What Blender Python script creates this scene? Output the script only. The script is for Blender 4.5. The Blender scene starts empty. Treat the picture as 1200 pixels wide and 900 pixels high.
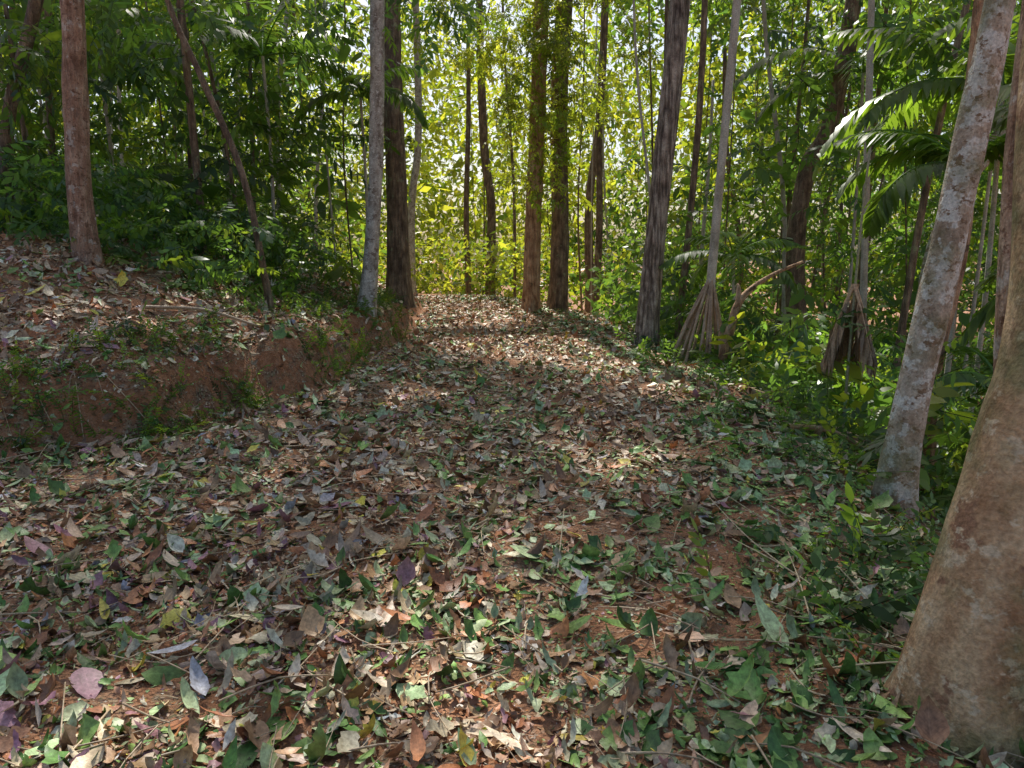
import bpy, math, numpy as np
rng=np.random.default_rng(7)
PI=math.pi
scene=bpy.context.scene
SUN_EL=math.radians(54); SUN_AZ=math.radians(-6)   # azimuth from +Y toward +X
SD=np.array([math.sin(SUN_AZ)*math.cos(SUN_EL),math.cos(SUN_AZ)*math.cos(SUN_EL),math.sin(SUN_EL)])

# ---------------------------------------------------------------- noise
def _h(ix,iy,s):
    n=(ix*374761393+iy*668265263+s*362437)&0x7fffffff
    n=((n^(n>>13))*1274126177)&0x7fffffff
    return ((n^(n>>16))&0xffff)/65535.0
def vn(x,y,s=0):
    x=np.asarray(x,float);y=np.asarray(y,float)
    ix=np.floor(x).astype(np.int64);iy=np.floor(y).astype(np.int64)
    fx=x-ix;fy=y-iy;fx=fx*fx*(3-2*fx);fy=fy*fy*(3-2*fy)
    return (_h(ix,iy,s)*(1-fx)+_h(ix+1,iy,s)*fx)*(1-fy)+(_h(ix,iy+1,s)*(1-fx)+_h(ix+1,iy+1,s)*fx)*fy
def vn3(p,sc,s=0):
    a=vn(p[:,0]*sc,p[:,1]*sc,s);b=vn(p[:,1]*sc+9,p[:,2]*sc,s+1);c=vn(p[:,0]*sc+5,p[:,2]*sc,s+2)
    return (a+b+c)/3
def ss(t): t=np.clip(t,0,1);return t*t*(3-2*t)

# ---------------------------------------------------------------- terrain
BANK=np.array([(-40,2.5),(-9,4.3),(-3.6,5.05),(-2.64,5.66),(-2.0,7.6),(-1.78,11.8),(-2.1,18),(-3.2,24),(-8,34),(-30,50)],float)
XR=(np.array([-5,0,2,4,6.6,11,14,18,25,34,60]),np.array([1.0,1.1,1.3,1.85,2.1,2.1,1.7,.9,-.4,-5,-12]))
def bank_d(x,y):
    x=np.asarray(x,float);y=np.asarray(y,float)
    best=np.full(x.shape,1e9);sg=np.ones(x.shape)
    for i in range(len(BANK)-1):
        a=BANK[i];b=BANK[i+1];d=b-a
        t=np.clip(((x-a[0])*d[0]+(y-a[1])*d[1])/(d@d),0,1)
        px=x-a[0]-t*d[0];py=y-a[1]-t*d[1]
        D=np.hypot(px,py);s=np.where(d[0]*(y-a[1])-d[1]*(x-a[0])>0,1.,-1.)
        m=D<best-1e-6;best=np.where(m,D,best);sg=np.where(m,s,sg)
    return best*sg
def bank_dn(x,y): return bank_d(x,y)+.3*(vn(x*1.6,y*1.6,3)-.5)+.14*(vn(x*6,y*6,4)-.5)
def H(x,y,fine=True):
    x=np.asarray(x,float);y=np.asarray(y,float)
    d=bank_dn(x,y)
    fac=1-.4*ss((y-10)/10)
    z=fac*(.42*ss((d+.02)/.30)+np.where(d>0,.35*np.minimum(d,3.2)+.03*np.clip(d-3.2,0,40),0))
    e=x-np.interp(y,XR[0],XR[1])+.3*(vn(x*1.5,y*1.5,8)-.5)
    sl=.5-.25*ss((y-12)/6)
    ee=np.clip(e,0,None)
    z=z-sl*(np.sqrt(ee*ee+.09)-.3)*(ee>0)*(ee<7)-(ee>=7)*sl*(6.706)-.02*np.clip(ee-7,0,80)
    z=z-.03*np.clip(y-21,0,40)
    z=z+.10*(vn(x*.6,y*.6,11)-.5)
    if fine: z=z+.07*(vn(x*2.7,y*2.7,12)-.5)+.03*(vn(x*8,y*8,13)-.5)
    return z
def Hn(x,y):
    e=.05;gx=(H(x+e,y)-H(x-e,y))/(2*e);gy=(H(x,y+e)-H(x,y-e))/(2*e)
    n=np.stack([-gx,-gy,np.ones_like(gx)],1);return n/np.linalg.norm(n,axis=1,keepdims=True)

# ---------------------------------------------------------------- mesh helper
def build(name,V,loops,starts,totals,mat,col=None,luv=None,smooth=False,parent=None):
    me=bpy.data.meshes.new(name)
    me.vertices.add(len(V));me.vertices.foreach_set('co',np.asarray(V,np.float32).ravel())
    me.loops.add(len(loops));me.loops.foreach_set('vertex_index',np.asarray(loops,np.int32))
    me.polygons.add(len(starts));me.polygons.foreach_set('loop_start',np.asarray(starts,np.int32))
    try: me.polygons.foreach_set('loop_total',np.asarray(totals,np.int32))
    except Exception: pass
    me.update(calc_edges=True)
    if smooth: me.polygons.foreach_set('use_smooth',np.ones(len(starts),bool))
    if col is not None:
        a=me.attributes.new('Col','FLOAT_COLOR','POINT')
        a.data.foreach_set('color',np.concatenate([col,np.ones((len(col),1))],1).astype(np.float32).ravel())
    if luv is not None:
        a=me.attributes.new('luv','FLOAT_VECTOR','POINT');a.data.foreach_set('vector',luv.astype(np.float32).ravel())
    me.materials.append(mat)
    o=bpy.data.objects.new(name,me);scene.collection.objects.link(o)
    if parent: o.parent=parent
    return o
class Acc:
    def __init__(s): s.V=[];s.L=[];s.T=[];s.C=[];s.U=[];s.n=0
    def add(s,V,F,C,U=None):
        V=np.asarray(V,float);s.V.append(V)
        if U is None:U=np.zeros((len(V),3))
        if np.ndim(C)==1:C=np.tile(C,(len(V),1))
        s.C.append(C);s.U.append(U)
        s.L.append(np.concatenate([np.asarray(f) for f in F])+s.n);s.T.append(np.array([len(f) for f in F]));s.n+=len(V)
    def inst(s,tpl,M,T,C):
        V0,F,U0=tpl;k=len(T)
        if k==0:return
        nv=len(V0);V=np.einsum('kij,vj->kvi',M,V0)+T[:,None,:]
        fl=np.concatenate([np.asarray(f) for f in F]);ft=np.array([len(f) for f in F])
        s.V.append(V.reshape(-1,3))
        s.L.append((fl[None,:]+(np.arange(k)*nv)[:,None]).ravel()+s.n);s.T.append(np.tile(ft,k))
        s.C.append(np.repeat(C,nv,0) if C.ndim==2 else C.reshape(-1,3))
        U=np.tile(U0,(k,1));U[:,2]+=np.repeat(rng.random(k),nv);s.U.append(U);s.n+=k*nv
    def obj(s,name,mat,smooth=False,parent=None):
        if not s.T: return None
        t=np.concatenate(s.T);st=np.concatenate([[0],np.cumsum(t)[:-1]])
        return build(name,np.concatenate(s.V),np.concatenate(s.L),st,t,mat,np.concatenate(s.C),np.concatenate(s.U),smooth,parent)
def empty(name,loc=(0,0,0)):
    o=bpy.data.objects.new(name,None);scene.collection.objects.link(o);o.empty_display_size=.2;return o
def norm(a): return a/np.maximum(np.linalg.norm(a,axis=-1,keepdims=True),1e-9)
def frames(d,n,s,wy=None,wz=None):
    d=norm(d);b=norm(np.cross(n,d));n2=np.cross(d,b)
    s=np.asarray(s)[:,None];wy=1 if wy is None else np.asarray(wy)[:,None]
    return np.stack([d*s,b*s*wy,n2*s],2)

# ---------------------------------------------------------------- materials
def nm(name):
    m=bpy.data.materials.new(name);m.use_nodes=True;nt=m.node_tree;nt.nodes.clear();return m,nt
def ramp(nt,stops,fac):
    r=nt.nodes.new('ShaderNodeValToRGB');e=r.color_ramp.elements
    e[0].position=stops[0][0];e[0].color=(*stops[0][1],1);e[1].position=stops[-1][0];e[1].color=(*stops[-1][1],1)
    for p,c in stops[1:-1]:
        q=e.new(p);q.color=(*c,1)
    nt.links.new(fac,r.inputs[0]);return r.outputs[0]
def mixc(nt,bt,f,a,b):
    m=nt.nodes.new('ShaderNodeMix');m.data_type='RGBA';m.blend_type=bt
    for i,v in ((0,f),(6,a),(7,b)):
        if isinstance(v,(int,float)): m.inputs[i].default_value=v
        elif isinstance(v,tuple): m.inputs[i].default_value=(*v,1)
        else: nt.links.new(v,m.inputs[i])
    return m.outputs[2]
def mth(nt,op,a,b=None,c=None):
    m=nt.nodes.new('ShaderNodeMath');m.operation=op
    for i,v in enumerate((a,b,c)):
        if v is None: continue
        if isinstance(v,(int,float)): m.inputs[i].default_value=v
        else: nt.links.new(v,m.inputs[i])
    return m.outputs[0]
def noise(nt,scale,detail=3,rough=.55,vec=None,mp=None):
    n=nt.nodes.new('ShaderNodeTexNoise');n.inputs['Scale'].default_value=scale;n.inputs['Detail'].default_value=detail;n.inputs['Roughness'].default_value=rough
    if vec is None:
        tc=nt.nodes.new('ShaderNodeTexCoord');vec=tc.outputs['Object']
    if mp:
        m=nt.nodes.new('ShaderNodeMapping');m.inputs['Scale'].default_value=mp;nt.links.new(vec,m.inputs[0]);vec=m.outputs[0]
    nt.links.new(vec,n.inputs['Vector']);return n.outputs[0]
def finish(nt,sh):
    o=nt.nodes.new('ShaderNodeOutputMaterial');nt.links.new(sh,o.inputs[0])
def bump(nt,h,st,dist):
    b=nt.nodes.new('ShaderNodeBump');b.inputs['Strength'].default_value=st;b.inputs['Distance'].default_value=dist
    nt.links.new(h,b.inputs['Height']);return b.outputs[0]

def soil_mat(name,reddish):
    m,nt=nm(name)
    tc=nt.nodes.new('ShaderNodeTexCoord').outputs['Object']
    v=nt.nodes.new('ShaderNodeTexVoronoi');v.inputs['Scale'].default_value=60;nt.links.new(tc,v.inputs['Vector'])
    sep=nt.nodes.new('ShaderNodeSeparateColor');nt.links.new(v.outputs['Color'],sep.inputs[0])
    bits=ramp(nt,[(0,(.10,.05,.03)),(.35,(.28,.15,.09)),(.6,(.40,.26,.16)),(.8,(.22,.20,.10)),(1,(.60,.46,.34))],sep.outputs[0])
    soil=ramp(nt,[(.3,(.24,.10,.045)),(.5,reddish),(.72,(.62,.33,.19))],noise(nt,16,5,.7))
    f=ramp(nt,[(.48,(0,0,0)),(.62,(1,1,1))],noise(nt,5,5,.7))
    c=mixc(nt,'MIX',f,soil,bits)
    p=nt.nodes.new('ShaderNodeBsdfPrincipled');p.inputs['Roughness'].default_value=.9
    nt.links.new(c,p.inputs['Base Color'])
    hh=mth(nt,'ADD',mth(nt,'MULTIPLY',v.outputs['Distance'],.6),noise(nt,30,5,.7))
    nt.links.new(bump(nt,hh,1.0,.03),p.inputs['Normal']);finish(nt,p.outputs[0]);return m
M_ground=soil_mat('forest_soil',(.46,.20,.095)); M_path=soil_mat('path_soil',(.46,.22,.11))

def leaf_mat(name,rough=.5,vein=.35):
    m,nt=nm(name)
    a=nt.nodes.new('ShaderNodeAttribute');a.attribute_name='Col'
    u=nt.nodes.new('ShaderNodeAttribute');u.attribute_name='luv'
    s=nt.nodes.new('ShaderNodeSeparateXYZ');nt.links.new(u.outputs['Vector'],s.inputs[0])
    av=mth(nt,'ABSOLUTE',s.outputs[1])
    w=mth(nt,'SINE',mth(nt,'MULTIPLY',mth(nt,'SUBTRACT',s.outputs[0],mth(nt,'MULTIPLY',av,.22)),58.0))
    side=mth(nt,'GREATER_THAN',w,.86)
    rib=mth(nt,'LESS_THAN',av,.05)
    vv=mth(nt,'MAXIMUM',mth(nt,'MULTIPLY',side,.5),rib)
    n=noise(nt,55,2,.6)
    mod=ramp(nt,[(.3,(.58,.54,.50)),(.7,(1.25,1.25,1.22))],n)
    c=mixc(nt,'MULTIPLY',1.0,a.outputs['Color'],mod)
    c=mixc(nt,'MIX',mth(nt,'MULTIPLY',vv,vein),c,mixc(nt,'ADD',1.0,mixc(nt,'MULTIPLY',1.0,c,(1.3,1.3,1.3)),(.04,.04,.03)))
    p=nt.nodes.new('ShaderNodeBsdfPrincipled');p.inputs['Roughness'].default_value=rough
    nt.links.new(c,p.inputs['Base Color'])
    nt.links.new(bump(nt,mth(nt,'ADD',mth(nt,'MULTIPLY',vv,-.5),n),.35,.004),p.inputs['Normal'])
    finish(nt,p.outputs[0]);return m
def fol_mat(name,trans,rough,tcol):
    m,nt=nm(name)
    a=nt.nodes.new('ShaderNodeAttribute');a.attribute_name='Col'
    p=nt.nodes.new('ShaderNodeBsdfPrincipled');p.inputs['Roughness'].default_value=rough
    nt.links.new(a.outputs['Color'],p.inputs['Base Color'])
    t=nt.nodes.new('ShaderNodeBsdfTranslucent')
    nt.links.new(mixc(nt,'MULTIPLY',1.0,a.outputs['Color'],tcol),t.inputs[0])
    x=nt.nodes.new('ShaderNodeMixShader');x.inputs[0].default_value=trans
    nt.links.new(p.outputs[0],x.inputs[1]);nt.links.new(t.outputs[0],x.inputs[2]);finish(nt,x.outputs[0]);return m
M_litter=leaf_mat('fallen_leaf',.45,.45)
M_fol=fol_mat('living_leaf',.5,.36,(3.9,3.4,1.0))
def bark_mat(name,dark,mid,light,patch=None,pscale=6,fiss=0,pamt=.5,moss=0,patch2=None):
    m,nt=nm(name)
    n1=noise(nt,9,4,.65,mp=(1,1,.5));n2=noise(nt,pscale,4,.65)
    c=ramp(nt,[(.32,dark),(.5,mid),(.66,light)],n1)
    if patch: 
        c=mixc(nt,'MIX',ramp(nt,[(pamt,(0,0,0)),(pamt+.05,(1,1,1))],n2),c,patch)
    if patch2:
        c=mixc(nt,'MIX',ramp(nt,[(.56,(0,0,0)),(.62,(1,1,1))],noise(nt,pscale*1.7,4,.7,mp=(1,1,1.4))),c,patch2)
    if moss>0:
        c=mixc(nt,'MIX',ramp(nt,[(.46,(0,0,0)),(.62,(moss,)*3)],noise(nt,2.6,4,.65)),c,(.17,.19,.07))
    fine=noise(nt,70,2)
    c=mixc(nt,'MULTIPLY',.8,c,ramp(nt,[(.3,(.6,.6,.6)),(.7,(1.2,1.2,1.2))],fine))
    h=mth(nt,'ADD',mth(nt,'MULTIPLY',n1,1.0),mth(nt,'MULTIPLY',fine,.3))
    if fiss:
        f=noise(nt,11,3,.6,mp=(2.2,2.2,.22));fr=ramp(nt,[(.4,(0,0,0)),(.55,(1,1,1))],f)
        c=mixc(nt,'MULTIPLY',fiss,c,ramp(nt,[(.38,(.25,.22,.2)),(.55,(1.1,1.1,1.1))],f));h=mth(nt,'ADD',h,fr)
    p=nt.nodes.new('ShaderNodeBsdfPrincipled');p.inputs['Roughness'].default_value=.8
    nt.links.new(c,p.inputs['Base Color']);nt.links.new(bump(nt,h,.8,.03),p.inputs['Normal']);finish(nt,p.outputs[0]);return m
B_red=bark_mat('bark_reddish',(.24,.13,.08),(.44,.27,.18),(.60,.44,.32),(.62,.54,.46),9,.2,.58,0,(.24,.13,.08))
B_big=bark_mat('bark_tan_mossy',(.36,.19,.09),(.56,.35,.19),(.68,.48,.28),(.34,.18,.10),6,0,.56,.75,(.70,.54,.36))
B_lich=bark_mat('bark_lichen',(.28,.20,.13),(.50,.40,.30),(.64,.56,.45),(.75,.73,.66),10,0,.50,.6,(.26,.17,.10))
B_grey=bark_mat('bark_grey',(.22,.18,.14),(.46,.42,.36),(.66,.62,.55),(.24,.19,.15),10,0,.56,0,(.72,.70,.64))
B_dark=bark_mat('bark_fissured',(.16,.12,.10),(.38,.31,.26),(.56,.49,.42),None,6,.9)
B_br=bark_mat('bark_brown',(.12,.08,.05),(.26,.18,.12),(.40,.30,.20),(.34,.34,.2),6,.5,.60)
B_org=bark_mat('bark_orange',(.30,.15,.08),(.60,.36,.21),(.74,.52,.34),(.18,.11,.06),6,.4,.62)
B_palm=bark_mat('palm_stem',(.34,.31,.25),(.55,.50,.42),(.68,.64,.56),None,6,0)
B_root=bark_mat('stilt_root',(.26,.17,.11),(.5,.36,.25),(.62,.48,.35),None,6,0)

# ---------------------------------------------------------------- ground sheets
def axis(lo,hi,step,far,g=1.25):
    a=list(np.arange(lo,hi+1e-6,step));s=step
    while a[-1]<far: s*=g;a.append(a[-1]+s)
    s=step
    while a[0]>-far: s*=g;a.insert(0,a[0]-s)
    return np.array(a)
def grid(xs,ys,zf):
    X,Y=np.meshgrid(xs,ys);nx=len(xs);ny=len(ys)
    Z=zf(X.ravel(),Y.ravel());V=np.stack([X.ravel(),Y.ravel(),Z],1)
    i=np.arange(nx-1)[None,:]+(np.arange(ny-1)*nx)[:,None]
    Q=np.stack([i,i+1,i+nx+1,i+nx],2).reshape(-1,4);return V,Q
V,Q=grid(axis(-9,9,.08,500),axis(-2,27,.08,500),H)
build('ground',V,Q.ravel(),np.arange(len(Q))*4,np.full(len(Q),4),M_ground,smooth=True)
V,Q=grid(np.arange(-6,2.6,.06),np.arange(-3,28,.06),lambda x,y:H(x,y)+.004)
cx=V[Q].mean(1)
wob=.35*(vn(cx[:,0]*3,cx[:,1]*3,20)-.5)
keep=(bank_d(cx[:,0],cx[:,1])<-.3+wob)&(cx[:,0]<np.interp(cx[:,1],*XR)-.25+wob)
Q=Q[keep];us,inv=np.unique(Q.ravel(),return_inverse=True)
build('path',V[us],inv,np.arange(len(Q))*4,np.full(len(Q),4),M_path,smooth=True)

# ---------------------------------------------------------------- leaf templates
def leaf_tpl(nseg,width,curl=0,fold=0,twist=0,rag=0,sharp=.85,peak=.8,seed=0,base=0.0):
    r=np.random.default_rng(seed);V=[];U=[];x=0;z=0
    V.append((0,0,0));U.append((0,0,0))
    for i in range(1,nseg):
        s=i/nseg;a=curl*s;x+=math.cos(a)/nseg;z+=math.sin(a)/nseg
        w=width/2*math.sin(PI*s**peak)**sharp
        tw=twist*s
        for k in (-1,0,1):
            wk=w*k*(1+rag*r.uniform(-1,.6));dz=fold*abs(wk)+rag*.12*r.uniform(-1,1)*width*abs(k)
            V.append((x-math.sin(a)*dz,wk*math.cos(tw),z+dz*math.cos(a)+wk*math.sin(tw)));U.append((s,k,0))
    a=curl;x+=math.cos(a)/nseg;z+=math.sin(a)/nseg;V.append((x,0,z));U.append((1,0,0))
    F=[(0,2,1),(0,3,2)];b=1
    for i in range(nseg-2):
        F+=[(b,b+1,b+4,b+3),(b+1,b+2,b+5,b+4)];b+=3
    t=len(V)-1;F+=[(b,b+1,t),(b+1,b+2,t)]
    V=np.array(V,float);V[:,0]-=base
    return V,F,np.array(U,float)
HI=[leaf_tpl(7,rng.uniform(.22,.75),rng.uniform(-1.7,1.7),rng.uniform(-.6,.7),rng.uniform(-.9,.9),rng.uniform(.1,.8),seed=i,base=.5) for i in range(34)]
LO=[leaf_tpl(4,rng.uniform(.25,.7),rng.uniform(-1.4,1.4),rng.uniform(-.6,.6),rng.uniform(-.7,.7),.45,seed=i,base=.5) for i in range(18)]
CR=[]
for i in range(8):
    r=np.random.default_rng(i+300);w=r.uniform(.15,.5);j=lambda:r.uniform(-.12,.12)
    CR.append((np.array([(-.5,j(),j()),(j(),-w+j(),j()),(.5,j(),j()),(j(),w+j(),j())]),[(0,1,2),(0,2,3)],np.array([(0,.5,0)]*4,float)))

PAL=np.array([(.30,.165,.085),(.58,.37,.22),(.66,.51,.36),(.82,.68,.50),(.60,.25,.11),(.46,.23,.28),(.12,.26,.06),(.29,.48,.12),(.52,.66,.36),(.86,.72,.12),(.44,.45,.52),(.86,.80,.65)])
def litter_cols(x,y):
    k=len(x)
    green=np.clip(.20+.42*ss((x+.4)/1.5)*ss((6.5-y)/4)+.4*(np.abs(x-np.interp(y,*XR))<.7)+.6*(vn(x*1.1,y*1.1,31)-.45)+.4*(vn(x*3.5,y*3.5,32)-.5),.04,.75)
    d=bank_d(x,y);green=np.where((d>-.5)&(d<.8),green+.12,green)
    purp=.015+.08*ss((-x)/1.5)*ss((7-y)/4)
    W=np.zeros((k,12))
    br=1-green-purp
    for i,w in ((0,.19),(1,.25),(2,.17),(3,.18),(4,.13),(11,.06),(9,.025)): W[:,i]=np.clip(br,0,1)*w
    for i,w in ((6,.28),(7,.42),(8,.30)): W[:,i]=green*w
    W[:,5]=purp*.8;W[:,10]=purp*.2
    W/=W.sum(1,keepdims=True);c=W.cumsum(1);idx=(rng.random(k)[:,None]>c).sum(1).clip(0,11)
    C=PAL[idx]*rng.uniform(.5,1.2,(k,1))*rng.uniform(.92,1.08,(k,3));return np.clip(C,0,.88)
def scatter(acc,tpls,x,y,size,tilt,lift=.02,cols=None):
    k=len(x);n=norm(Hn(x,y)+rng.normal(0,1,(k,3))*tilt[:,None]);th=rng.uniform(0,2*PI,k)
    t=np.stack([np.cos(th),np.sin(th),np.zeros(k)],1);t=norm(t-n*(t*n).sum(1,keepdims=True))
    M=frames(t,n,size,rng.uniform(.5,1.25,k))
    z=H(x,y)+rng.random(k)*lift+size*.07
    C=litter_cols(x,y) if cols is None else cols
    T=np.stack([x,y,z],1);w=rng.integers(0,len(tpls),k)
    for i,tp in enumerate(tpls):
        q=w==i;acc.inst(tp,M[q],T[q],C[q])
lit=Acc()
def band(y0,y1,dens,tpls,sizes,probs,lift=.02,patchy=True):
    xm=.74*y1+1.5;n=int(dens*(y1-y0)*2*xm);x=rng.uniform(-xm,xm,n);y=rng.uniform(y0,y1,n)
    q=(np.abs(x)<.74*y+1.3)&(x<np.interp(y,*XR)+2.4)&(x>-10)
    if patchy:
        pn=.5*vn(x*2.2,y*2.2,40)+.5*vn(x*6,y*6,41)
        q&=rng.random(n)<ss((pn-.18)/.30)*.9+.10
        d=bank_dn(x,y);q&=~((d>-.08)&(d<.28)&(rng.random(n)<.72))
    x=x[q];y=y[q];k=len(x)
    w=rng.choice(len(sizes),k,p=probs);sz=np.array(sizes)[w];s=rng.uniform(sz[:,0],sz[:,1])
    scatter(lit,tpls,x,y,s,rng.uniform(.04,.38,k),lift)
S3=[(.018,.05),(.05,.10),(.10,.16)]
band(.8,3.6,2200,CR,[(.008,.028)],[1.],.005,False)
band(3.6,7,900,CR,[(.012,.04)],[1.],.007,False)
band(.8,3.3,2000,HI,S3,[.66,.28,.06])
band(3.3,6.5,1050,LO,[(.03,.065),(.065,.11),(.11,.17)],[.62,.31,.07])
band(6.5,12,520,LO,[(.045,.085),(.09,.13),(.12,.18)],[.60,.34,.06])
band(12,27,140,LO,[(.08,.13),(.12,.18)],[.6,.4])
lit.obj('leaf_litter',M_litter)
big=Acc()
BL=[leaf_tpl(10,w,c,f,t,rg,seed=50+i,base=.5) for i,(w,c,f,t,rg) in enumerate([(.5,.5,.15,.2,.06),(.42,-.5,.2,-.3,.1),(.38,.9,.3,.3,.12),(.55,-.3,.1,.1,.05),(.45,1.6,.5,.5,.25),(.36,.3,-.2,0,.15),(.6,-1.2,.6,.4,.3),(.5,1.9,.9,-.6,.4),(.35,-1.8,.5,.8,.3)])]
feat=[(-1.18,2.42,.17,10),(-1.0,2.2,.16,10),(-.72,2.12,.15,6),(.0,1.95,.2,3),(-.95,3.9,.22,5),(-.75,2.75,.17,1),(.5,2.35,.15,1),(1.0,1.95,.2,3),(-1.35,2.2,.15,5),(-.4,2.0,.12,9),(.38,2.6,.2,7),(.75,2.7,.17,8),(.9,3.1,.18,7),(-1.2,2.0,.17,8),(-.15,1.85,.14,4),(.2,2.2,.16,8),(-2.2,3.3,.2,5),(-1.7,3.5,.2,6),(.6,3.2,.13,9),(-2.4,2.5,.2,6),(.95,2.6,.25,8),(-.1,6.4,.16,9),(-1.2,6.6,.15,9),(.8,7.2,.2,7),(-.4,8.2,.18,9),(-4.2,6.7,.2,9),(-3.9,7.6,.2,9),(-1.6,5.6,.2,7),(1.6,5.4,.22,7),(1.35,6.2,.22,8),(-4.1,5.6,.24,4),(.9,9.5,.2,9),(-.6,11,.2,9),(.3,13,.25,9),(.35,1.75,.2,8),(-.9,1.7,.16,3),(-.55,1.62,.14,11),(.75,2.2,.2,7),(.62,1.7,.18,1)]
fa=np.array(feat)
fc=PAL[fa[:,3].astype(int)]*rng.uniform(.85,1.1,(len(fa),1))
scatter(big,BL,fa[:,0],fa[:,1],fa[:,2],np.full(len(fa),.12),.02,fc)
for k,(ya,yb) in ((260,(1.4,3.6)),(480,(3.6,8)),(220,(8,18))):
    y=rng.uniform(ya,yb,k);x=rng.uniform(-1,1,k)*(.7*y+.8);q=x<np.interp(y,*XR)+1.2;x=x[q];y=y[q]
    scatter(big,BL,x,y,rng.uniform(.09,.17,len(x)),rng.uniform(.05,.4,len(x)),.03)
big.obj('fallen_large_leaves',M_litter)

# tubes -----------------------------------------------------------
def catmull(P,n):
    P=np.asarray(P,float)
    if len(P)==2: t=np.linspace(0,1,n)[:,None];return P[0]*(1-t)+P[1]*t
    Q=np.vstack([2*P[0]-P[1],P,2*P[-1]-P[-2]]);out=[];m=len(P)-1
    for u in np.linspace(0,m,n):
        i=min(int(u),m-1);t=u-i;a,b,c,d=Q[i:i+4]
        out.append(.5*((2*b)+(c-a)*t+(2*a-5*b+4*c-d)*t*t+(3*b-a-3*c+d)*t**3))
    return np.array(out)
def tube(acc,P,R,n=24,sides=16,rough=.0,col=(1,1,1),flare=0,lobes=5,seed=0,fh=.35):
    C=catmull(P,n);Rr=np.interp(np.linspace(0,1,n),np.linspace(0,1,len(R)),R)
    T=norm(np.gradient(C,axis=0));ref=np.array([0,1,0.]) if abs(T[0][1])<.9 else np.array([1.,0,0])
    A=norm(np.cross(T,ref));B=np.cross(T,A);th=np.linspace(0,2*PI,sides,endpoint=False)
    L=np.concatenate([[0],np.cumsum(np.linalg.norm(np.diff(C,axis=0),axis=1))])
    rr=Rr[:,None]*np.ones((1,sides))
    if rough: rr=rr*(1+rough*(vn(np.cos(th)[None,:]*1.5+seed+L[:,None]*.0+10,L[:,None]*2.2+np.sin(th)[None,:]*1.5+30,seed)-.5)*2+rough*.5*(vn(np.cos(th)[None,:]*4+50,L[:,None]*7+np.sin(th)[None,:]*4+80,seed+3)-.5))
    if flare: rr=rr*(1+flare*np.exp(-L/fh)[:,None]*(.55+.45*np.cos(th*lobes+seed)[None,:]))
    V=(C[:,None,:]+rr[:,:,None]*(np.cos(th)[None,:,None]*A[:,None,:]+np.sin(th)[None,:,None]*B[:,None,:])).reshape(-1,3)
    F=[(i*sides+j,i*sides+(j+1)%sides,(i+1)*sides+(j+1)%sides,(i+1)*sides+j) for i in range(n-1) for j in range(sides)]
    F.append(tuple(range((n-1)*sides,n*sides)))
    acc.add(V,F,np.array(col,float))
    return C
tw=Acc()
for _ in range(1100):
    y=rng.uniform(1.3,11);x=rng.uniform(-1,1)*(.7*y+.6)
    if x>np.interp(y,*XR)+1.5: continue
    l=rng.uniform(.06,.4);a=rng.uniform(0,2*PI);pts=[]
    for t in (-.5,0,.5):
        px=x+math.cos(a)*l*t+rng.normal(0,.01);py=y+math.sin(a)*l*t+rng.normal(0,.01)
        pts.append((px,py,float(H(px,py))+.03+rng.uniform(0,.03)))
    r=rng.uniform(.0015,.0045);g=rng.uniform(.6,1.4);tube(tw,pts,[r,r*.6],5,5,col=np.array([.46,.35,.23])*g)
for (x,y,dx,dy,l) in [(1.3,2.9,-.3,.35,.5),(1.15,2.7,.05,.4,.45),(1.25,3.2,-.25,.5,.6),(1.45,2.7,-.1,.3,.4),(1.0,2.3,.35,-.15,.35),(1.5,3.6,-.4,.2,.5),(.2,3.1,.05,.35,.3)]:
    z=float(H(x,y));tube(tw,[(x,y,z+.03),(x+dx*.5,y+dy*.5,z+.1),(x+dx,y+dy,float(H(x+dx,y+dy))+.16)],[.004,.002],8,5,col=(.6,.48,.3))
for (x,y,dx,dy,r) in [(2.3,7.2,1.1,.5,.04),(2.6,6.4,.9,-.5,.03),(2.1,5.6,.8,.3,.025),(-3.4,7.0,.9,.4,.018),(2.4,8.1,1.3,-.3,.05)]:
    z0=float(H(x,y));z1=float(H(x+dx,y+dy));tube(tw,[(x,y,z0+.06),(x+dx*.5,y+dy*.5+.05,(z0+z1)/2+.12),(x+dx,y+dy,z1+.06)],[r,r*.6],14,8,.15,col=(.40,.28,.18))
tw.obj('fallen_twigs',M_litter,True)

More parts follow.
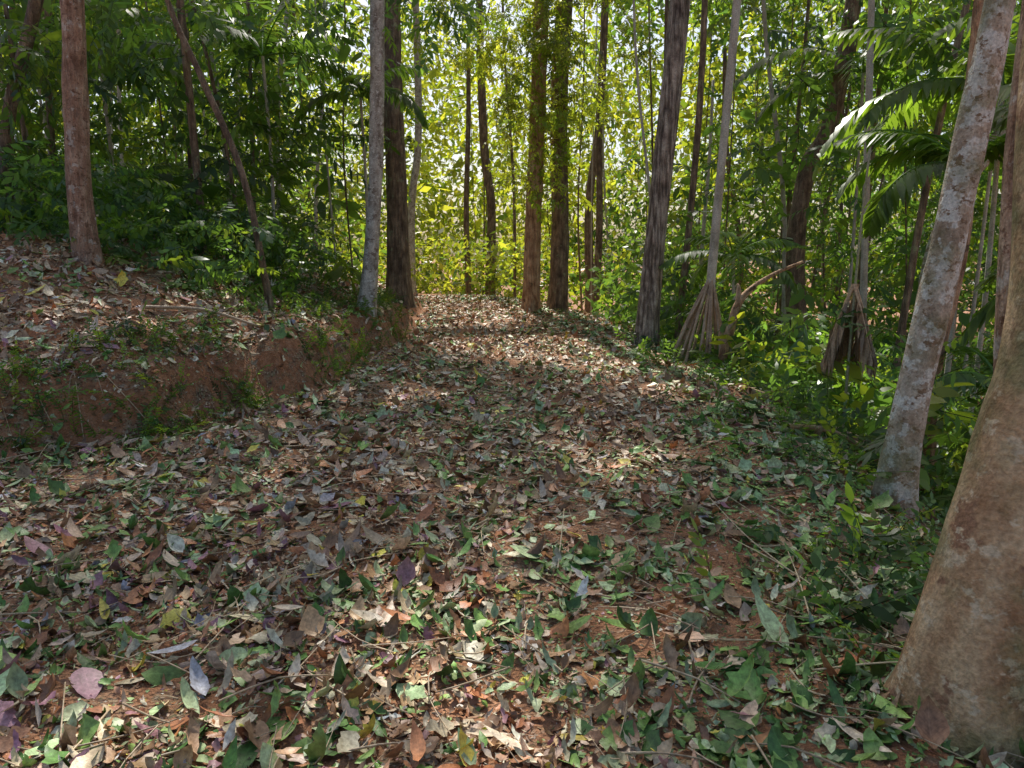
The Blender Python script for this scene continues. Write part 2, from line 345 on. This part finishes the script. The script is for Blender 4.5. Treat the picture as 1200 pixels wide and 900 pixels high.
# ---------------------------------------------------------------- living foliage templates
def tri_leaf(w,curl):
    c=math.cos(curl*.5);s=math.sin(curl*.5)
    V=np.array([(0,0,0),(.35*c,-w/2,.35*s),(.35*c,w/2,.35*s),(.72*c,-w*.36,.8*s),(.72*c,w*.36,.8*s),(.97*c,0,1.35*s)])
    return V,[(0,2,1),(1,2,4,3),(3,4,5)],np.array([(0,.5,0)]*6,float)
def spray(nleaf,ll,w,seed,twig=True,spread=1.0,up=0):
    r=np.random.default_rng(seed);a=Acc()
    P=[(0,0,0),(.35,r.uniform(-.05,.05),.03),(.7,r.uniform(-.1,.1),-.02),(1,r.uniform(-.1,.1),-.14)]
    C=catmull(P,nleaf)
    if twig: tube(a,P,[.01,.004],3,3,col=(.5,.4,.3))
    for i in range(nleaf):
        sd=1 if i%2 else -1
        ang=sd*r.uniform(.5,1.15)*spread if i<nleaf-1 else 0
        d=np.array([[math.cos(ang),math.sin(ang),r.uniform(-.55,.05)+up]])
        n=np.array([[r.normal(0,.25),r.normal(0,.25),1.]])
        s=ll*r.uniform(.65,1.15)
        v,f,u=tri_leaf(w,r.uniform(-.9,-.1))
        M=frames(d,n,np.array([s]));a.add(v@M[0].T+C[i],f,np.ones(3)*r.uniform(.75,1.25),u)
    V=np.concatenate(a.V);L=np.concatenate(a.L);T=np.concatenate(a.T);st=np.concatenate([[0],np.cumsum(T)]);F=[tuple(L[st[i]:st[i+1]]) for i in range(len(T))]
    return (V,F,np.concatenate(a.U)),np.concatenate(a.C)
SP=[spray(11,.34,.42,i) for i in range(6)]
SPN=[spray(12,.36,.26,20+i) for i in range(5)]
SPF=[spray(20,.2,.35,40+i,spread=1.25) for i in range(4)]
SPB=[spray(6,.62,.45,60+i,spread=1.3) for i in range(4)]
def quadleaf(seed):
    r=np.random.default_rng(seed);V=[];F=[];U=[]
    for i in range(7):
        c=r.normal(0,.5,3);d=norm(r.normal(0,1,3)+np.array([0,0,-.5]));n=norm(r.normal(0,.5,3)+np.array([0,0,1.]));b=norm(np.cross(n,d));l=r.uniform(.4,.75);k=len(V)
        V+=[c,c+d*l*.45+b*l*.22,c+d*l,c+d*l*.45-b*l*.22];F.append((k,k+1,k+2,k+3));U+=[(0,.5,0)]*4
    return (np.array(V),F,np.array(U,float)),np.ones((len(V),3))
QL=[quadleaf(i) for i in range(8)]

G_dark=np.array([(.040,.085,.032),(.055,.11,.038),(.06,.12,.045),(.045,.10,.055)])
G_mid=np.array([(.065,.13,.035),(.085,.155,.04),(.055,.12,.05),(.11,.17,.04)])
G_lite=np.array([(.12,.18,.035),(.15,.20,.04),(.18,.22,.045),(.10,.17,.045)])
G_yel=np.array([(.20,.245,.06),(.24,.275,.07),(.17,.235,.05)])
GAPS=[(1.75,8.9,1.0,2.2),(1.0,11.5,1.2,1.2),(-.4,11.3,.7,.9),(.5,9.6,.5,.5),(3.6,7.9,1.3,2.0),(5.4,7.6,1.0,1.2),(-.9,1.75,.45,.35),(-.2,1.5,.4,.3),(-3.3,8.2,.35,.25),(-2.9,7.2,.3,.22),(-2.7,9.0,.5,.35),(-.8,16.5,2.0,2.5),(.8,18.5,2.5,2.8),(-1,24,5,5),(-1,29,5,4),(-3.6,5.9,.3,.2),(.9,15.5,1.6,2.6),(-1.2,6.9,.3,.25),(.7,5.0,.25,.25)]
def sungap(P,zm=1.8):
    t=(P[:,2])/SD[2];gx=P[:,0]-SD[0]*t;gy=P[:,1]-SD[1]*t
    m=np.zeros(len(P),bool);w=.5*(vn(gx*3,gy*3,77)-.5)
    for (x,y,a,b) in GAPS: m|=(((gx-x)/(a+.4))**2+((gy-y)/(b+.4))**2)<1+w*1.1
    return m&(P[:,2]>zm)
def place(acc,tpls,P,D,size,pal,jit=.35,nup=.5,gap=True):
    if gap: q=~sungap(P);P=P[q];D=D[q];size=size[q]
    k=len(P)
    if k==0:return
    C=pal[rng.integers(0,len(pal),k)]*rng.uniform(1-jit,1+jit,(k,1))
    n=norm(np.stack([rng.normal(0,nup,k),rng.normal(0,nup,k),np.ones(k)],1))
    M=frames(D,n,size);w=rng.integers(0,len(tpls),k)
    for i,(tp,cc) in enumerate(tpls):
        q=w==i
        acc.inst(tp,M[q],P[q],C[q][:,None,:]*cc[None,:,:])
def rdir(k,down=.2,ud=.45):
    th=rng.uniform(0,2*PI,k);return norm(np.stack([np.cos(th),np.sin(th),rng.normal(-down,ud,k)],1))
def clumps(acc,tpls,centers,rad,per,size,pal,flat=.7,jit=.35,gap=True):
    for c,r in zip(centers,rad):
        k=max(3,int(per*r*r));v=norm(rng.normal(0,1,(k,3)))*(rng.random((k,1))**.45)*r;v[:,2]*=flat
        D=norm(v+rng.normal(0,.5,(k,3))*r+np.array([0,0,-.3])*r)
        place(acc,tpls,np.array(c)+v,D,rng.uniform(.7,1.25,k)*size,pal*rng.uniform(.75,1.25),jit,gap=gap)

# ---------------------------------------------------------------- main trees
def tree(name,P,R,mat,crown=3.0,seed=0,flare=.8,lobes=5,sides=22,pal=G_mid,limbs=6,rough=.08,per=5):
    e=empty(name);a=Acc();P=[np.array(p,float) for p in P]
    P[0]=P[0].copy();b=P[0];b[2]=float(H(b[0],b[1]))-.12
    C=tube(a,P,R,70,sides,rough,flare=flare,lobes=lobes,seed=seed)
    rr=np.random.default_rng(seed+100);tp=C[-1];cr=[];ra=[]
    for i in range(limbs):
        s=C[int(len(C)*rr.uniform(.8,.98))];an=i*2*PI/limbs+rr.uniform(-.4,.4);L=crown*rr.uniform(.6,1.0)
        q=s+np.array([math.cos(an)*L,math.sin(an)*L,L*rr.uniform(.3,.8)]);m=(s+q)/2+np.array([0,0,-.1*L])
        tube(a,[s,m,q],[R[-1]*.55,R[-1]*.12],10,8);cr+=[q,m*.4+q*.6+rr.normal(0,.4,3)];ra+=[crown*.36,crown*.3]
    cr.append(tp+np.array([0,0,crown*.4]));ra.append(crown*.45)
    a.obj('trunk',mat,True,e)
    f=Acc();clumps(f,QL,cr,ra,per*4,.34,pal,gap=b[1]<22);f.obj('crown',M_fol,False,e);return e
tree('rainforest_tree',[(1.37,2.1,-.1),(1.42,2.1,.2),(1.53,2.12,.78),(1.60,2.15,1.2),(1.64,2.3,1.9),(1.75,2.5,4),(1.9,2.8,7),(2.0,3,14)],[.205,.185,.165,.15,.145,.14,.12,.1],B_big,seed=1,flare=.32,lobes=4,sides=40,crown=2.2,rough=.09)
tree('rainforest_tree',[(2.27,4.3,-.3),(2.30,4.3,.3),(2.37,4.3,.89),(2.46,4.3,1.61),(2.52,4.3,2.15),(2.6,4.3,2.8),(2.85,4.4,5),(3.0,4.6,13)],[.115,.098,.09,.088,.085,.08,.07,.06],B_lich,seed=2,flare=.4,sides=28,crown=2,rough=.12)
tree('rainforest_tree',[(2.12,3.0,-.3),(2.08,3.,.5),(2.0,3.0,1.4),(1.98,3.,2.3),(2.1,3.1,5),(2.2,3.3,12)],[.1,.085,.08,.075,.07,.06],B_red,seed=3,flare=.3,crown=1.8)
tree('rainforest_tree',[(2.04,11.5,0),(2.12,11.5,1.1),(2.22,11.5,2.6),(2.4,11.5,5),(2.6,11.6,9),(2.8,12,17)],[.17,.155,.15,.145,.13,.1],B_dark,seed=4,flare=.5)
tree('rainforest_tree',[(.45,18,0),(.5,18,2),(.6,18,5),(.7,18,9),(.8,18.3,17)],[.21,.19,.18,.16,.12],B_org,seed=5,flare=.4)
tree('rainforest_tree',[(1.12,18.4,0),(1.15,18.4,2),(1.1,18.4,5),(1.3,18.4,9),(1.5,18.3,16)],[.24,.21,.2,.18,.12],B_br,seed=6,flare=.4)
tree('rainforest_tree',[(-2.12,10.9,0),(-2.03,11,1.3),(-1.92,11,2.6),(-1.83,11,4.8),(-1.8,11.2,8),(-1.7,11.5,16)],[.13,.105,.10,.095,.085,.08],B_grey,seed=7,flare=.6)
tree('rainforest_tree',[(-2.28,15.2,0),(-2.26,15.2,2.5),(-2.3,15.2,6),(-2.2,15.2,9),(-2.2,15.4,16)],[.25,.2,.19,.17,.12],B_br,seed=8,flare=.5)
tree('rainforest_tree',[(-4.5,8.1,1),(-4.52,8.1,2),(-4.46,8.1,3.0),(-4.4,8.1,3.9),(-4.35,8.2,7),(-4.2,8.4,15)],[.135,.115,.115,.11,.1,.08],B_red,seed=9,flare=.35)
tree('rainforest_tree',[(-6.6,10,1.5),(-6.4,10,3.0),(-5.9,10,4.4),(-5.5,10,6),(-5.2,10,14)],[.09,.08,.08,.07,.06],B_br,seed=10,flare=.3)
tree('sapling_tree',[(-2.85,9,1.1),(-3.1,9,2.2),(-3.5,9,3.3),(-3.85,9,4.2),(-4.3,9.1,6)],[.045,.04,.035,.03,.02],B_br,seed=11,flare=.2,crown=1.2,sides=12,per=14)
tree('rainforest_tree',[(3.75,6.6,-.8),(3.72,6.6,.3),(3.85,6.6,1.5),(3.9,6.7,3),(4.0,6.8,11)],[.09,.08,.075,.07,.05],B_org,seed=12,flare=.4,crown=1.6)
tree('rainforest_tree',[(5.6,14,-2),(5.2,14,1),(5.3,14,2.8),(5.8,14,4.5),(6.3,14,12)],[.2,.17,.15,.14,.1],B_br,seed=13)
tree('rainforest_tree',[(6.5,11.5,-2),(6.3,11.5,.8),(6.7,11.5,2.4),(7.4,11.5,4.0),(8,11.5,11)],[.16,.14,.13,.12,.1],B_lich,seed=14)
tree('rainforest_tree',[(-.9,30,0),(-.8,30,3),(-1.1,30,6),(-1.3,30,15)],[.22,.17,.16,.1],B_br,seed=15,crown=2)
tree('rainforest_tree',[(-3.6,27,0),(-3.5,27,3),(-3.2,27,6),(-3.3,27,15)],[.16,.13,.12,.1],B_grey,seed=16,crown=2)
tree('rainforest_tree',[(2.6,25,0),(2.5,25,3),(2.8,25,6),(3.0,25,15)],[.16,.13,.12,.1],B_br,seed=17,crown=2)

e=empty('stilt_root_palm');a=Acc()
tube(a,[(2.61,10,.85),(2.66,10,2.0),(2.72,10,3.2),(2.79,10,4.7),(2.85,10,7.5)],[.062,.055,.052,.05,.045],60,14,.03);a.obj('stem',B_palm,True,e)
a=Acc()
for i in range(19):
    an=i*2*PI/19+rng.uniform(-.15,.15);r=rng.uniform(.28,.44);bx=2.5+math.cos(an)*r;by=10+math.sin(an)*r
    z=float(H(bx,by))-.06;t=np.array([2.61+math.cos(an)*.04,10+math.sin(an)*.04,rng.uniform(.85,1.05)]);b=np.array([bx,by,z])
    tube(a,[t,t*.5+b*.5+np.array([math.cos(an),math.sin(an),0])*.03,b],[.015,.019,.022],10,7,.1,seed=i)
a.obj('stilt_roots',B_root,True,e)
SRP=e
e=empty('broken_branch');a=Acc()
tube(a,[(2.62,9.5,-.25),(2.75,9.5,.4),(2.87,9.5,.8),(3.2,9.5,1.08),(3.62,9.5,1.27)],[.065,.055,.045,.028,.016],20,9,.12);tube(a,[(2.84,9.5,.7),(2.84,9.5,.92),(2.82,9.5,1.0)],[.04,.03,.01],8,7,.15)
a.obj('wood',B_org,True,e)

# ---------------------------------------------------------------- palms
def frond(acc,base,az,L,up,droop,n=26,ll=.45,lw=.035,pal=(.07,.13,.03),dead=False,hang=.5):
    d=np.array([math.cos(az),math.sin(az),0]);pts=[];p=np.array(base,float);ang=up
    K=n+4
    for i in range(K+1):
        pts.append(p.copy());p=p+(d*math.cos(ang)+np.array([0,0,math.sin(ang)]))*L/K;ang-=droop/K
    pts=np.array(pts);tube(acc,pts[::4],[.016,.004],12,5,col=np.array(pal)*1.3)
    sd=np.array([-d[1],d[0],0])
    for i in range(4,K+1):
        t=(i-4)/n;tt=norm(pts[min(i+1,K)]-pts[i-1]);le=ll*(math.sin(PI*(.15+.8*t))**.7)*rng.uniform(.85,1.1)
        for s in (-1,1):
            dd=norm(sd*s*(.35 if dead else 1)+tt*(.55)+np.array([0,0,-hang*rng.uniform(.3,1.2)])+rng.normal(0,.07,3))
            d2=norm(dd+np.array([0,0,-hang*1.2]));wv=norm(np.cross(dd,np.array([0,0,1.])))*lw*(.6+rng.random()*.6)
            if dead: wv=wv@np.array([[math.cos(i),math.sin(i),0],[-math.sin(i),math.cos(i),0],[0,0,1]])
            a0=pts[i];a1=a0+dd*le*.45;a2=a1+d2*le*.55
            acc.add([a0-wv*.3,a0+wv*.3,a1+wv,a2,a1-wv],[(0,1,2,4),(4,2,3)],np.array(pal)*rng.uniform(.6,1.35),np.array([(0,.5,0)]*5,float))
f=Acc()
for i in range(7): frond(f,(2.85,10,7.45),i*2.4,2.2,rng.uniform(.2,1.1),1.6,n=22,ll=.5,lw=.06,pal=(.08,.15,.035))
f.obj('fronds',M_fol,False,SRP)
def palm(name,base,h,nf,L,ll,pal,lean=(0,0),stem=.03,up0=1.0,lw=.035,az0=0,n=26):
    e=empty(name);a=Acc();b=np.array(base,float);b[2]=float(H(b[0],b[1]))-.1
    top=np.array([base[0]+lean[0],base[1]+lean[1],h])
    tube(a,[b,(b+top)/2+np.array([.05,0,0]),top],[stem,stem*.8],24,10,.05);a.obj('stem',B_palm,True,e)
    f=Acc()
    for i in range(nf):
        frond(f,top,az0+i*2.4+rng.uniform(-.3,.3),L*rng.uniform(.8,1.1),up0*rng.uniform(.3,1.1),rng.uniform(1.2,2.0),n=n,ll=ll,pal=np.array(pal)*rng.uniform(.7,1.3),lw=lw)
    f.obj('fronds',M_fol,False,e);return e
palm('understory_palm',(4.4,7.6,0),2.2,11,1.6,.42,(.08,.145,.035),lw=.04,n=24)
palm('understory_palm',(5.2,8.4,0),3.0,11,2.1,.5,(.09,.16,.04),lw=.045,n=26)
palm('understory_palm',(6.8,9.6,0),3.8,11,2.4,.5,(.10,.17,.04),lw=.05,n=24)
palm('understory_palm',(6.0,13.6,0),4.4,9,2.4,.5,(.08,.15,.04),lw=.05,n=22)
palm('understory_palm',(5.2,6.8,0),1.1,9,1.5,.4,(.08,.15,.045),lw=.04)
palm('understory_palm',(3.9,5.9,0),.3,9,1.0,.3,(.07,.13,.045),lw=.03)
palm('understory_palm',(3.3,11.4,0),1.3,9,1.1,.3,(.08,.14,.045),lw=.03)
palm('understory_palm',(-2.6,13.6,0),4.0,8,1.6,.4,(.08,.15,.05))
palm('understory_palm',(-6.2,12,0),4.2,9,2.0,.4,(.08,.15,.05))
palm('understory_palm',(-3.9,12.5,0),4.4,9,2.0,.4,(.08,.15,.05))
e=empty('dead_palm_frond');f=Acc()
tube(f,[(3.15,7.0,-.35),(3.16,7.0,.6),(3.17,7,1.5),(3.2,7,2.3)],[.016,.014,.012,.01],14,6,col=(.3,.3,.18))
for k in range(7): frond(f,(3.17+rng.uniform(-.03,.03),7,1.1),rng.uniform(0,6.28),.75,-1.2,.15,n=15,ll=.40,lw=.028,pal=(.42,.29,.18),dead=True,hang=1.1)
f.obj('dry_leaflets',M_litter,False,e)

# ---------------------------------------------------------------- masses of foliage
def filt_path(P,margin=.3):
    d=bank_d(P[:,0],P[:,1]);e=P[:,0]-np.interp(P[:,1],*XR)
    return (d>margin)|(e>margin)
def mass(name,box,n,tpls,size,pal,dens=None,thr=.0,nsc=.5,seed=0,zmode='abs',margin=.3,low=0,down=.2,jt=(.65,1.35)):
    a=Acc();(x0,x1),(y0,y1),(z0,z1)=box
    P=np.stack([rng.uniform(x0,x1,n),rng.uniform(y0,y1,n),rng.random(n)],1)
    if low: P[:,2]=P[:,2]**low
    P[:,2]=z0+P[:,2]*(z1-z0)
    if zmode=='ground': P[:,2]+=H(P[:,0],P[:,1],False)
    q=(vn3(P,nsc,seed)>thr)&~sungap(P)
    if margin is not None: q&=filt_path(P,margin)
    if dens is not None: q&=dens(P)
    P=P[q];k=len(P);s=size*rng.uniform(*jt,k)
    nz=vn3(P,.35,seed+9);pa=np.asarray(pal)
    C=pa[rng.integers(0,len(pa),k)]*(.5+1.05*nz)[:,None]
    n_=norm(np.stack([rng.normal(0,.5,k),rng.normal(0,.5,k),np.ones(k)],1));M=frames(rdir(k,down),n_,s);w=rng.integers(0,len(tpls),k)
    for i,(tp,cc) in enumerate(tpls):
        q=w==i
        if q.any(): a.inst(tp,M[q],P[q],C[q][:,None,:]*cc[None])
    return a.obj(name,M_fol)
incone=lambda P:(np.abs(P[:,0])<.78*P[:,1]+1.5)
def farwall():
    a=Acc();n=26000
    th=rng.uniform(-.8,.8,n);r=rng.uniform(31,54,n);z=rng.random(n)**1.05*22-1
    P=np.stack([np.sin(th)*r,np.cos(th)*r,z],1);gap=vn3(P,.14,60)*.6+.4*vn3(P,.45,61)
    q=(gap>.37+.007*np.clip(z,0,20))
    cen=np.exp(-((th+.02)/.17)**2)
    q&=(cen<.15)|(z<(r-31)*1.25+1.0)      # wall shape sloped back to let sun over it into the clearing
    P=P[q];cen=cen[q];k=len(P)
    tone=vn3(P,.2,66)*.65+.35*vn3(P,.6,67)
    lt=tone+.22*cen-.02>.5  # clumps painted lit and shaded by palette, paler toward the bright centre
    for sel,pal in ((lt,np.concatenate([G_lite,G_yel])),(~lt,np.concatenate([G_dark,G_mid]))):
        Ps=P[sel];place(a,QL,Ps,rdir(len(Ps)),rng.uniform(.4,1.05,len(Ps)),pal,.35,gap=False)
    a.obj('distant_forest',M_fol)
farwall()
mass('forest_understory',((-19,19),(19,30),(-.5,9)),8500,QL,.42,np.concatenate([G_lite,G_mid,G_dark]),dens=lambda P:(np.abs(P[:,0]+.5)>2.6)|(P[:,2]<2.0)&(P[:,1]>27),thr=.44,nsc=.32,seed=3)
mass('sunlit_bushes',((-6,4),(23,32),(-.8,3.4)),1900,QL,.36,np.concatenate([G_yel,G_lite]),thr=.50,nsc=.6,seed=13,margin=None,low=1.5,jt=(.4,1.5))  # sunlight painted into the leaves: yellow and pale palettes
mass('left_forest_foliage',((-13,-2.2),(10.5,17),(.9,7)),3400,SP+SPN+SPB[:1],.54,np.concatenate([G_dark,G_mid]),dens=incone,thr=.50,nsc=.7,seed=5,jt=(.45,1.5))
mass('right_forest_foliage',((2.6,14),(12.5,18),(-2.5,7)),3400,SP+SPN+SPB[:1],.56,np.concatenate([G_dark,G_mid]),dens=incone,thr=.47,nsc=.6,seed=6,jt=(.45,1.5))
mass('forest_floor_plants',((2.2,15),(12.5,21),(-.1,1.3)),3000,QL,.34,np.concatenate([G_dark,G_mid]),thr=.28,nsc=.5,seed=26,zmode='ground',margin=.6,low=1.5)
mass('bank_undergrowth',((-9,-2.6),(8.2,12.5),(0,1.05)),1900,SP,.32,np.concatenate([G_dark,G_mid]),thr=.3,nsc=.9,seed=7,zmode='ground',margin=.9,low=1.3)
nofr=lambda P:~((np.hypot(P[:,0]-2.75,P[:,1]-6.1)<.75)&(P[:,2]>-.25))
mass('slope_undergrowth',((2.6,9),(4.4,13),(0,1.3)),2900,SP+SPN,.36,np.concatenate([G_dark,G_mid]),dens=nofr,thr=.33,nsc=.9,seed=8,zmode='ground',margin=.7,low=1.4)
mass('broadleaf_shrubs',((2.4,7.5),(5.2,11),(.05,.75)),420,SPB,.34,np.concatenate([G_mid,G_lite]),dens=nofr,thr=.40,nsc=.8,seed=18,zmode='ground',margin=.45,low=1.2,down=-.4)
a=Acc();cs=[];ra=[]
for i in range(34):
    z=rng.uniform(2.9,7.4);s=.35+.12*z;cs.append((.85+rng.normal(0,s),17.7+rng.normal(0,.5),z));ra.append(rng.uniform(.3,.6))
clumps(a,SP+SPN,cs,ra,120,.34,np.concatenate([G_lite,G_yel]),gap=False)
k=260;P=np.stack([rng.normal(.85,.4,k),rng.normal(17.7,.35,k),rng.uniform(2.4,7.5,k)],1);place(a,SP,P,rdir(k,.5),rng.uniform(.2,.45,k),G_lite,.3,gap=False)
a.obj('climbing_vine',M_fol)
cs=[];ra=[]
for (x,y,z,r) in [(-4.5,9.5,4.2,.9),(-3,10,4.6,.8),(-1.9,10.5,4.5,.6),(-1.2,12,5.1,.8),(-.9,14,5.6,.8),(3.6,10.5,4.6,.7),(4.3,8.7,3.9,.6),(-6,9.3,3.6,.9),(-3.3,12,3.4,.8),(-1.9,13.5,3.4,.6),(6.2,8.8,3.4,.7)]: cs.append((x,y,z));ra.append(r)
a=Acc();clumps(a,SP+SPN,cs,ra,60,.45,np.concatenate([G_dark,G_mid]));a.obj('overhanging_boughs',M_fol)
# unseen shade canopy (30 m), added and holed so that sun reaches the trail in patches, plus a lower one added to shade the forest either side
def canopy():
    a=Acc();n=5400;t=30/SD[2]
    gx=rng.uniform(-9,6,n);gy=rng.uniform(-2,17,n);z=rng.uniform(28,31,n)
    P=np.stack([gx+SD[0]*t,gy+SD[1]*t,z],1)
    dn=np.where(gx>2.6,.45,.10)+np.where(gy>14,.25,0)
    q=(vn(gx*.9,gy*.9,90)>dn)&(rng.random(n)<np.interp(gy,[3,4.5],[.46,.95]));P=P[q];k=len(P)
    place(a,QL,P,rdir(k),rng.uniform(.5,.85,k),G_mid,.3)
    n=5200;x=rng.uniform(3.5,19,n)*rng.choice([-1,1],n);P=np.stack([x,rng.uniform(15,33,n),rng.uniform(9.5,13.5,n)],1)
    q=vn(P[:,0]*.45,P[:,1]*.45,95)>.45;P=P[q];k=len(P);place(a,QL,P,rdir(k),rng.uniform(.5,.9,k),G_mid,.3)
    a.obj('added_shade_canopy',M_fol)
canopy()
a=Acc();a2=Acc()
for i in range(130):
    y=rng.uniform(11,34);x=rng.uniform(-.75,.75)*y
    if not filt_path(np.array([[x,y,0]]),.8)[0]: continue
    z=float(H(x,y,False))-.2;l=rng.uniform(6,14);r=rng.choice([.02,.035,.06,.12],p=[.3,.3,.25,.15]);dx=rng.normal(0,.06)*l
    tube(a if i%3 else a2,[(x,y,z),(x+dx*.3+rng.normal(0,.12),y,z+l*.35),(x+dx*.8,y,z+l*.7),(x+dx,y,z+l)],[r,r*.6],14,8,.05,col=(1,1,1),seed=i)
a.obj('background_saplings',B_br,True);a2.obj('background_saplings',B_palm,True)
a=Acc();k=1300
y=rng.uniform(5,15,k);x=np.interp(y,BANK[2:8,1],BANK[2:8,0])-rng.uniform(-.1,.9,k)
q=vn(x*1.7,y*1.7,15)>.47;x=x[q];y=y[q];k=len(x)
place(a,SPF,np.stack([x,y,H(x,y)+.01],1),norm(np.stack([rng.normal(0,.6,k),rng.normal(-.2,.6,k),rng.uniform(.3,1.2,k)],1)),rng.uniform(.10,.26,k),np.concatenate([G_dark,G_mid]),.3)
for (cx_,cy_) in [(-2.75,5.55),(-2.6,5.75),(-1.95,8.3),(-1.9,9.0),(-2.0,7.9),(-3.5,5.3),(-2.3,6.6)]:
    k=26;x=cx_+rng.normal(0,.1,k);y=cy_+rng.normal(0,.1,k)
    place(a,SPF,np.stack([x,y,H(x,y)+.02],1),norm(np.stack([rng.normal(0,.6,k),rng.normal(-.3,.6,k),rng.uniform(.2,1.2,k)],1)),rng.uniform(.14,.28,k),G_mid*1.2,.3)
a.obj('bank_ferns',M_fol)
a=Acc();k=1300
y=rng.uniform(2.4,13,k);x=np.interp(y,*XR)+rng.normal(.55,.45,k)
q=(vn(x*1.5,y*1.5,16)>.46);x=x[q];y=y[q];k=len(x)
place(a,SP+SPF,np.stack([x,y,H(x,y)+.01],1),norm(np.stack([rng.normal(0,.7,k),rng.normal(0,.7,k),rng.uniform(.2,1.2,k)],1)),rng.uniform(.14,.32,k),np.concatenate([G_dark,G_mid]),.3)
a.obj('path_edge_herbs',M_fol)

# ---------------------------------------------------------------- light & camera
w=bpy.data.worlds.new('World');scene.world=w;w.use_nodes=True;nt=w.node_tree
bg=nt.nodes['Background'];sky=nt.nodes.new('ShaderNodeTexSky');sky.sky_type='NISHITA';sky.sun_disc=False
sky.sun_elevation=SUN_EL;sky.sun_rotation=SUN_AZ;sky.dust_density=3.0;sky.ozone_density=.7
nt.links.new(sky.outputs[0],bg.inputs[0]);bg.inputs[1].default_value=.15
l=bpy.data.lights.new('sun','SUN');l.energy=5;l.angle=math.radians(.5);l.color=(1,.95,.86)
o=bpy.data.objects.new('sun',l);scene.collection.objects.link(o)
from mathutils import Vector
o.rotation_euler=Vector(SD).to_track_quat('Z','Y').to_euler()
cam=bpy.data.cameras.new('camera');cam.sensor_width=36;cam.lens=26.5;cam.clip_end=2000;cam.clip_start=.05
c=bpy.data.objects.new('camera',cam);scene.collection.objects.link(c);c.location=(0,0,1.4);c.rotation_euler=(math.radians(80),0,0)
scene.camera=c
scene.view_settings.view_transform='Standard';scene.view_settings.look='None';scene.view_settings.exposure=0
print('polys',sum(len(m.polygons) for m in bpy.data.meshes))
